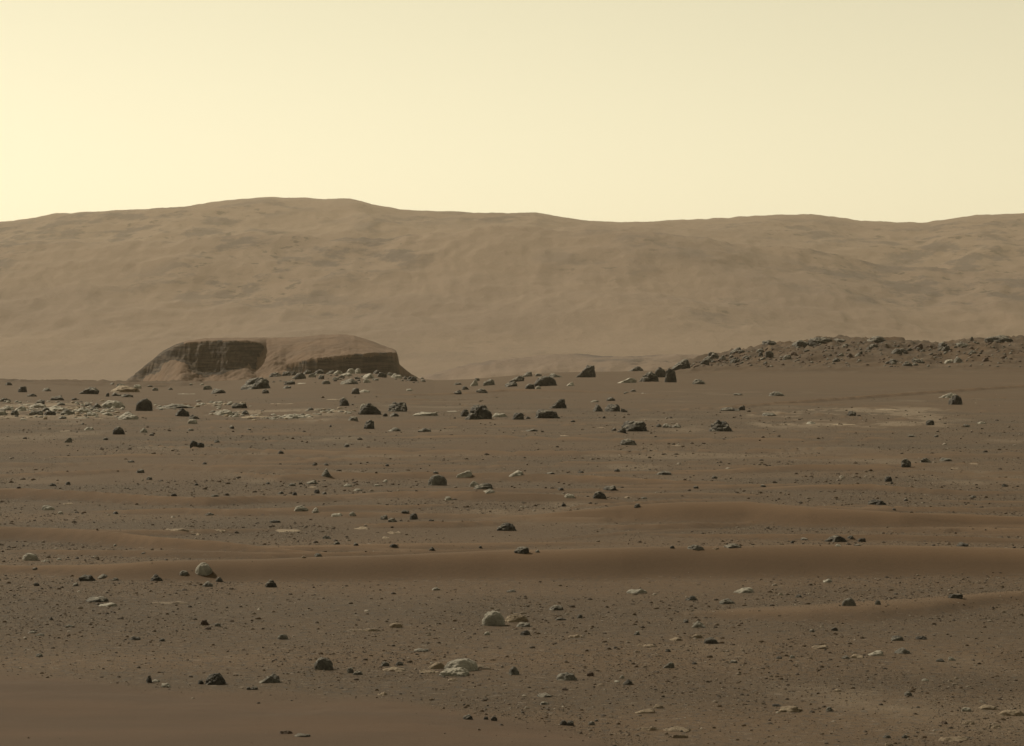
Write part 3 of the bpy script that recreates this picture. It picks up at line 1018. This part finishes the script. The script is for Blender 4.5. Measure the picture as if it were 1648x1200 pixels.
SHAPES = {
    'b': [(-1, -.5), (-1, .5), (-.84, .93), (-.1, 1), (.74, .94), (.98, .55), (1, -.5)],
    'o': [(-.95, -.5), (-1, .15), (-.86, .55), (-.55, .87), (-.1, 1), (.4, .94), (.78, .66), (.97, .25), (.95, -.5)],
    't': [(-1, -.5), (-.98, .12), (-.62, .62), (-.22, .95), (.08, 1), (.34, .84), (.78, .52), (1, .12), (1, -.5)],
    'w': [(-1, -.4), (-1, .08), (-.35, .52), (.35, .95), (.68, 1), (.95, .6), (1, -.4)],
    'W': [(-1, -.4), (-.95, .6), (-.68, 1), (-.35, .95), (.35, .52), (1, .08), (1, -.4)],
    'f': [(-1, -.6), (-1, .3), (-.7, .82), (-.2, 1), (.45, .9), (.85, .55), (1, .1), (1, -.6)],
    'l': [(-1, -.5), (-.98, .3), (-.6, .8), (-.05, 1), (.5, .85), (.95, .4), (1, -.5)],
    'z': [(-1, -.5), (-.95, .1), (-.62, .9), (-.4, 1), (.42, .96), (.66, .8), (1, .1), (1, -.5)],
    's': [(-1, -1), (-1, .2), (-.8, .75), (.7, .9), (1, .2), (1, -1)],
}

def rock_mesh(shape, rs, level):
    """unit rock: x, y in about -1..1, z 0 (ground) to 1, with a root below ground"""
    n, faces = ICO[level]
    poly = np.array(SHAPES[shape], float)
    poly = poly + rs.normal(0, 0.045, poly.shape) * (poly[:, 1:] > -.3)
    c0 = np.array([0.0, 0.0, 0.18])
    P, Dn = [], []
    for k in range(len(poly)):
        a, b = poly[k], poly[(k + 1) % len(poly)]
        e = b - a; nn = np.array([-e[1], e[0]]); nn /= np.linalg.norm(nn)
        if nn @ (a - np.array([0, .18])) < 0: nn = -nn
        tilt = rs.uniform(-.35, .35) if nn[1] > -0.5 else 0
        p = np.array([nn[0], tilt * 0.6, nn[1]]); L = np.linalg.norm(p)
        P.append(p / L); Dn.append((nn @ (a - np.array([0, .18]))) / L)
    nside = rs.integers(5, 8)
    for k in range(nside):                                   # faces towards and away from the viewer, leaning back
        ang = rs.uniform(0, 2 * np.pi) if k > 3 else (np.pi / 2 + k * np.pi + rs.uniform(-.5, .5))
        lean = rs.uniform(0.0, 0.35)
        p = np.array([np.cos(ang), np.sin(ang), lean]); L = np.linalg.norm(p)
        P.append(p / L); Dn.append(rs.uniform(0.78, 1.02) / L * (1.0 if shape != 'o' else .95))
    for k in range(rs.integers(2, 5) if shape != 'o' else 0):                       # broken upper facets
        ang = rs.uniform(0, 2 * np.pi); p = np.array([np.cos(ang) * .75, np.sin(ang), rs.uniform(.8, 1.5)]); L = np.linalg.norm(p)
        P.append(p / L); Dn.append(rs.uniform(0.80, 1.0) * (0.62 + 0.38 * p[2] / L))
    for k in range(rs.integers(1, 4) if shape not in 'os' else 0):   # broken shoulders that lean back from the viewer
        p = np.array([rs.uniform(-.9, .5), -rs.uniform(.25, .8), rs.uniform(.6, 1.1)]); L = np.linalg.norm(p)
        P.append(p / L); Dn.append(rs.uniform(.56, .80))
    P, Dn = np.array(P), np.array(Dn)
    k = {'o': 5.0, 'l': 14.0, 's': 16.0}.get(shape, 22.0)
    inv = np.clip(n @ P.T, 0, None) / Dn[None, :]            # 1/r for each plane
    r = 1.0 / (np.power(np.power(inv, k).sum(1), 1.0 / k) + 1e-6)
    r = np.minimum(r, 1.8)
    if shape == 'o':                                         # water-worn: mostly a rounded lump, only hints of facets
        e = 1.0 / np.sqrt(n[:, 0] ** 2 + (n[:, 1] / .95) ** 2 + (n[:, 2] / .82) ** 2)
        r = 0.72 * e + 0.28 * r
    v = n * r[:, None]
    off = rs.uniform(-50, 50, 3)
    big = {'l': 0.36, 'o': 0.12, 's': 0.16, 'f': 0.18}.get(shape, 0.15)
    disp = big * fbm3(v * 1.7 + off, 3, 5) + 0.21 * fbm3(v * 3.4 + off, 4, 15, 0.62) * (1.0 if shape != 'o' else .6)
    crease = -0.10 * np.clip(0.16 - np.abs(fbm3(v * 1.3 + off + 9, 2, 25)), 0, 1) / 0.16
    v = v + n * (disp + crease * (0.9 if shape in 'blzt' else 0.4))[:, None] + c0
    # match the outline: -1..1 in x, top at 1
    up = v[:, 2] > 0
    lo, hi = v[up, 0].min(), v[up, 0].max()
    v[:, 0] = (v[:, 0] - lo) / (hi - lo) * 2 - 1
    v[:, 2] = np.where(v[:, 2] > 0, v[:, 2] / v[:, 2].max(), v[:, 2])
    return v, faces

def slab_mesh(rs, sunk=0.0):
    """unit patch of bedrock: ragged outline, uneven top that breaks through the gravel here and there"""
    n = 22
    g = np.linspace(-1.25, 1.25, n)
    X_, Y_ = np.meshgrid(g, g)
    o1, o2 = rs.uniform(-40, 40, 2)
    rad = np.hypot(X_, Y_) + 0.62 * fbm2(X_ * 1.6 + o1, Y_ * 1.6 + o2, 4, 7, 0.6)
    top = 0.45 - sunk + 1.25 * fbm2(X_ * 1.8 + o2, Y_ * 2.6 + o1, 4, 9) + 0.35 * np.round(2 * fbm2(X_ * 1.1 + o1, Y_ * 1.7, 2, 13)) / 2
    z_ = np.where(rad < 1, top * (1 - sstep(.55, 1.0, rad)) - 2.2 * sstep(.72, 1.08, rad), -2.2)
    return np.stack([X_, Y_, z_], -1).reshape(-1, 3), grid_faces(n, n)

def hit(u, v, y0=9.0, y1=520.0):
    """where the line of sight through photo pixel (u, v) meets the ground"""
    guess = dist_at(max(v, 606.0)) if v > 606 else y1
    yy = np.geomspace(max(y0, 0.55 * guess), min(y1, 1.25 * guess), 260) if v > 660 else np.geomspace(90.0, y1, 420)
    gap = (CAM_H + (HZ - v) / F * yy) - ground_z((u - CU) / F * yy, yy)
    if not (gap <= 0).any(): return yy[int(np.argmin(gap))]
    k = max(int(np.argmax(gap <= 0)), 1)
    return yy[k - 1] + (yy[k] - yy[k - 1]) * gap[k - 1] / (gap[k - 1] - gap[k] + 1e-9)

COLOUR = {'d': 'dark', 'm': 'grey', 'p': 'pale', 't': 'tan', 'r': 'rusty'}
SHAPE_WORD = {'b': 'blocky', 'o': 'rounded', 't': 'peaked', 'w': 'sloping', 'W': 'sloping', 'f': 'flat', 'l': 'knobbly', 'z': 'squat', 's': 'low'}
table = []
for ln in ROCKS.strip().splitlines():
    left, _, rest = ln.partition('|')
    lab, _, short = rest.partition('#')
    a = left.split()
    table.append(dict(u=float(a[0]), v=float(a[1]), w=float(a[2]), h=float(a[3]), m=a[4], s=a[5], label=lab.strip(), short=short.strip(), group=None))

# rubble on the rocky rise and along the left rim: single rocks the photograph shows, none of them to be told from its fellows
rr = np.random.default_rng(23)
for k in range(95):
    u = rr.uniform(1105, 1690)
    vt = float(V_RISE(u)); v = vt + 2 + (588 - vt) * rr.uniform(0, 1) ** 1.25
    w = rr.choice([5, 6, 7, 8, 10, 13, 16]) * rr.uniform(.8, 1.2)
    table.append(dict(u=u, v=v, w=w, h=w * rr.uniform(.35, .7), m=rr.choice(list('dddddmmr')), s=rr.choice(list('bfltw')), label='small rock in the rubble strewn over the rocky rise', short='', group='rubble on the rocky rise'))
for k in range(620):                                        # finer rubble there, and chips among the pale ledges at left: joined, too small to pick apart
    u = rr.uniform(1085, 1760); vt = float(V_RISE(u)); v = vt + 1 + (590 - vt) * rr.uniform(0, 1) ** 1.3
    w = rr.uniform(2.2, 6)
    table.append(dict(u=u, v=v, w=w, h=w * rr.uniform(.3, .6), m='d', s=rr.choice(list('bfl')), label='', short='', group=None, fine=str(rr.choice(list('drrmr')))))
for k in range(150):
    u = rr.uniform(-40, 200); w = rr.uniform(2.5, 9)
    table.append(dict(u=u, v=rr.uniform(647, 677) - 0.03 * u, w=w, h=w * rr.uniform(.3, .55), m='p', s=rr.choice(list('bfl')), label='', short='', group=None, fine=str(rr.choice(list('ppmtd')))))
for k in range(230):                                        # chips of the broken pale ledges in front of the butte
    u0 = rr.choice([60, 100, 150, 285, 345, 360, 415, 470, 535]); u = u0 + rr.normal(0, 20); w = rr.uniform(3, 11)
    vq = {60: 660, 100: 664, 150: 662, 285: 655, 345: 650, 360: 667, 415: 671, 470: 672, 535: 662}[int(u0)] + rr.normal(0, 2.6)
    table.append(dict(u=u, v=vq, w=w, h=w * rr.uniform(.22, .42), m='p', s=rr.choice(list('bff')), label='', short='', group=None, fine=str(rr.choice(list('ppptm')))))
for k in range(60):
    u = rr.uniform(440, 680); w = rr.uniform(2.5, 7)
    table.append(dict(u=u, v=rr.uniform(600, 616), w=w, h=w * rr.uniform(.35, .6), m='m', s=rr.choice(list('bfl')), label='', short='', group=None, fine=str(rr.choice(list('pmdd')))))
for k in range(14):
    u = rr.uniform(0, 330); w = rr.uniform(6, 14)
    table.append(dict(u=u, v=rr.uniform(617, 630), w=w, h=w * rr.uniform(.35, .6), m=rr.choice(list('ddmmp')), s=rr.choice(list('bfl')), label='small rock along the rim at the foot of the butte', short='', group='rubble along the rim'))

# about three hundred stones stay things of their own, the largest; the smallest are joined below
plain = sorted((t for t in table if t['s'] != 's' and not (t['w'] >= 19 and t['h'] >= 10) and 'fine' not in t), key=lambda t: -(t['w'] * t['h'] + (1000 if t['short'] else 0)))
for t in plain[300:]: t['fine'] = t['m']
for t in table: t['mass'] = 'fine' in t
marks = [t for t in table if t['short']]
ORD = [', nearest', ', second out', ', third out', ', fourth out', ', fifth out', ', sixth out', ', seventh out', ', eighth out']
buckets = {}
for t in table:
    if t['label'] or t.get('mass'): continue
    best = min(marks, key=lambda q: ((q['u'] - t['u']) / 1.0) ** 2 + ((q['v'] - t['v']) * 2.2) ** 2)
    dx, dy = t['u'] - best['u'], (t['v'] - t['h'] / 2) - (best['v'] - best['h'] / 2)
    if abs(dx) > 1.3 * abs(dy): rel = 'to the right of' if dx > 0 else 'to the left of'
    else: rel = 'in front of' if dy > 0 else 'behind'
    size = 'tiny' if t['w'] < 9.5 else 'small' if t['w'] < 17 else 'broad'
    word = 'bedrock slab' if t['s'] == 's' else 'stone'
    t['label'] = f"{size} {COLOUR[t['m']]} {SHAPE_WORD[t['s']]} {word} {rel} the {best['short']}"
    t['dd'] = math.hypot(dx, dy * 2)
    buckets.setdefault(t['label'], []).append(t)
for lab, ts in buckets.items():
    ts.sort(key=lambda q: q['dd'])
    if len(ts) > 1:
        for k, t in enumerate(ts): t['label'] = lab + ORD[min(k, 7)]

mass_v, mass_f, mass_m, mass_n = [], [], [], 0
for i, t in enumerate(table):
    rs = np.random.default_rng(1000 + i)
    d0 = hit(t['u'], t['v'])
    k = d0 / F                                              # metres per photo pixel there
    slab = t['s'] == 's'
    wm = t['w'] * k
    if slab:
        vis = max(t['h'] - 1.0, 1.0)
        dep = np.clip(vis * d0 * d0 / (F * CAM_H) * 0.8, 0.25 * wm, 2.2 * wm)
        hm = max(1.0 * k, 0.018)
    else:
        dep = wm * rs.uniform(0.62, 0.95) * (1.0 if t['s'] != 'f' else 1.1)
        hm = t['h'] * k * (0.78 if t['m'] == 'p' and t['s'] in 'fl' else 0.94)
    yc = d0 + dep * 0.42
    x = (t['u'] - CU) / F * yc
    level = 4 if t['w'] >= 28 and t['h'] >= 13 else 3 if t['w'] >= 10 else 2 if not t.get('mass') else 1
    vv, ff = slab_mesh(rs, 0.25 if d0 > 90 else 0.0) if slab else rock_mesh(t['s'], rs, level)
    vv = vv * np.array([wm * .5, dep * .5, hm])
    if t['s'] in 'f' and t['w'] > 15: vv[:, 2] *= 1 + 0.12 * np.sin(vv[:, 0] / wm * 9 + i)
    zg = float(ground_z(x, d0 + dep * .12)[0])
    if t.get('mass'):
        mass_v.append(vv + np.array([x, yc, zg - .02 * hm])); mass_f.append(ff + mass_n); mass_n += len(vv)
        mass_m.append(np.full(len(ff), 'dmptr'.index(t['fine']))); continue
    big = t['w'] >= 19 and t['h'] >= 10
    name = 'bedrock_slab' if slab else 'boulder' if big else 'rock'
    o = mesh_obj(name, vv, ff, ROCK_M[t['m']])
    o.location = (x, yc, zg - 0.02 * hm)
    if t['h'] < t['w'] * .9 and t['s'] not in 's' and rs.uniform() < .6:
        o.rotation_euler = (0, math.radians(rs.uniform(-5, 5)), math.radians(rs.uniform(-8, 8)))
    o['kind'] = 'thing'
    tag(o, t['label'], 'bedrock' if slab else ('boulder' if big else 'rock'), t['group'] or ('bedrock slabs flush with the gravel' if slab else 'boulders standing on the plain' if big else 'rocks scattered over the plain'))
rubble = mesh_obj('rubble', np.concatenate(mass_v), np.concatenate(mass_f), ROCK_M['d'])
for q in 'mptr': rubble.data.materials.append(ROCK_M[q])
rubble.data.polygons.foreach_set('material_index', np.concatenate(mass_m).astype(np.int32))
tag(rubble, kind='stuff')

# ------------------------------------------------------------------ gravel: tens of thousands of pebbles, too many and too small to count
def gravel(n, name, mat):
    r = np.random.default_rng(5)
    v = np.where(r.uniform(size=n) < .8, r.uniform(620, 1260, n), r.uniform(720, 1260, n))
    u = r.uniform(-200, 1850, n)
    y = dist_at(v); x = (u - CU) / F * y
    z, sand, pale, rise, _, _ = ground_parts(x, y)
    clump = fbm2(x / 1.1, y / 2.6, 4, 301) * 0.42 + 0.4 * fbm2(x / 4.0, y / 9.0, 3, 307) + 0.5
    dens = (1 - 0.975 * sand) * (0.30 + 1.1 * sstep(0.30, 0.72, clump)) * sstep(610, 720, v)
    keep = r.uniform(size=n) < dens
    x, y, z, v, sand = x[keep], y[keep], z[keep], v[keep], sand[keep]
    m = len(x)
    pxs = np.minimum(1.0 * (1 - r.uniform(size=m)) ** (-1 / 3.5), 6.0) * r.uniform(.8, 1.15, m)     # apparent size in photo pixels
    pxs = pxs * np.where(v < 760, 0.9, 1.0) * np.where(sand > .5, .75, 1)
    rad = 0.62 * pxs * y / F
    octa_v = np.array([(1, 0, 0), (-1, 0, 0), (0, 1, 0), (0, -1, 0), (0, 0, 1), (0, 0, -1)], float)
    octa_f = np.array([(0, 2, 4), (2, 1, 4), (1, 3, 4), (3, 0, 4), (2, 0, 5), (1, 2, 5), (3, 1, 5), (0, 3, 5)])[:4]
    Vs, Fs, Ts, n0 = [], [], [], 0
    for sel, (base, bf_) in ((pxs < 2.4, (octa_v, octa_f)), ((pxs >= 2.4) & (pxs < 4.5), icosphere(0)), (pxs >= 4.5, ICO[1])):
        k = int(sel.sum())
        var = []
        for q in range(30):
            rs = np.random.default_rng(700 + q)
            if len(base) > 20:
                w, _ = rock_mesh(rs.choice(list('bfol')), rs, 1); w = w - np.array([0, 0, .3])
                w = w * np.array([rs.uniform(.9, 1.3), rs.uniform(.8, 1.2), rs.uniform(.7, 1.1)])
            else:
                w = base * (1 + rs.uniform(-.28, .28, (len(base), 1))) * np.array([rs.uniform(.9, 1.35), rs.uniform(.8, 1.2), rs.uniform(.42, .85)])
            var.append(w)
        pv = np.array(var)[r.integers(0, 30, k)]
        ang = r.uniform(0, 2 * np.pi, k) if len(base) < 20 else r.uniform(-.6, .6, k)
        ca, sa = np.cos(ang)[:, None], np.sin(ang)[:, None]
        rd = rad[sel][:, None]
        V = np.stack([(pv[:, :, 0] * ca - pv[:, :, 1] * sa) * rd + x[sel][:, None], (pv[:, :, 0] * sa + pv[:, :, 1] * ca) * rd + y[sel][:, None],
                      pv[:, :, 2] * rd + z[sel][:, None] + 0.16 * rd], -1)
        Vs.append(V.reshape(-1, 3)); Fs.append((bf_[None] + n0 + (np.arange(k) * len(base))[:, None, None]).reshape(-1, 3))
        Ts.append(np.repeat(r.uniform(size=k), len(base))); n0 += k * len(base)
    o = mesh_obj(name, np.concatenate(Vs), np.concatenate(Fs), mat, smooth=False, attrs={'tone': np.concatenate(Ts)})
    print('gravel', m, sum(len(f) for f in Fs))
    return tag(o, kind='stuff')
def gravel_material():
    m, nt, b = new_mat('gravel_stones')
    t = attr(nt, 'tone')
    cr = nd(nt, 'ShaderNodeValToRGB'); nt.links.new(t, cr.inputs[0])
    el = cr.color_ramp.elements
    el[0].position, el[0].color = 0.0, (0.045, 0.036, 0.028, 1)
    el[1].position, el[1].color = 1.0, (0.30, 0.265, 0.22, 1)
    for p, c in ((0.35, (0.064, 0.045, 0.029)), (0.6, (0.082, 0.055, 0.033)), (0.82, (0.105, 0.078, 0.054)), (0.93, (0.165, 0.138, 0.108))):
        e = el.new(p); e.color = (*c, 1)
    nt.links.new(cr.outputs[0], b.inputs['Base Color']); b.inputs['Roughness'].default_value = 0.8
    return m
gravel(390000, 'gravel', gravel_material())

# ------------------------------------------------------------------ dust-laden air
def haze(x0, x1, y0, y1, z0, z1):
    v = [(x, y, z) for z in (z0, z1) for y in (y0, y1) for x in (x0, x1)]
    f = [(0, 2, 3, 1), (4, 5, 7, 6), (0, 1, 5, 4), (2, 6, 7, 3), (0, 4, 6, 2), (1, 3, 7, 5)]
    m = bpy.data.materials.new('dusty_air'); m.use_nodes = True
    nt = m.node_tree; nt.nodes.clear()
    out = nd(nt, 'ShaderNodeOutputMaterial'); pv = nd(nt, 'ShaderNodeVolumePrincipled')
    pv.inputs['Color'].default_value = (0.93, 0.80, 0.62, 1)
    pv.inputs['Density'].default_value = 4.8e-5
    pv.inputs['Anisotropy'].default_value = 0.3
    nt.links.new(pv.outputs[0], out.inputs['Volume'])
    return tag(mesh_obj('haze', v, f, m, smooth=False), kind='stuff')
haze(-6200, 6200, -3200, 9300, -45, 470)
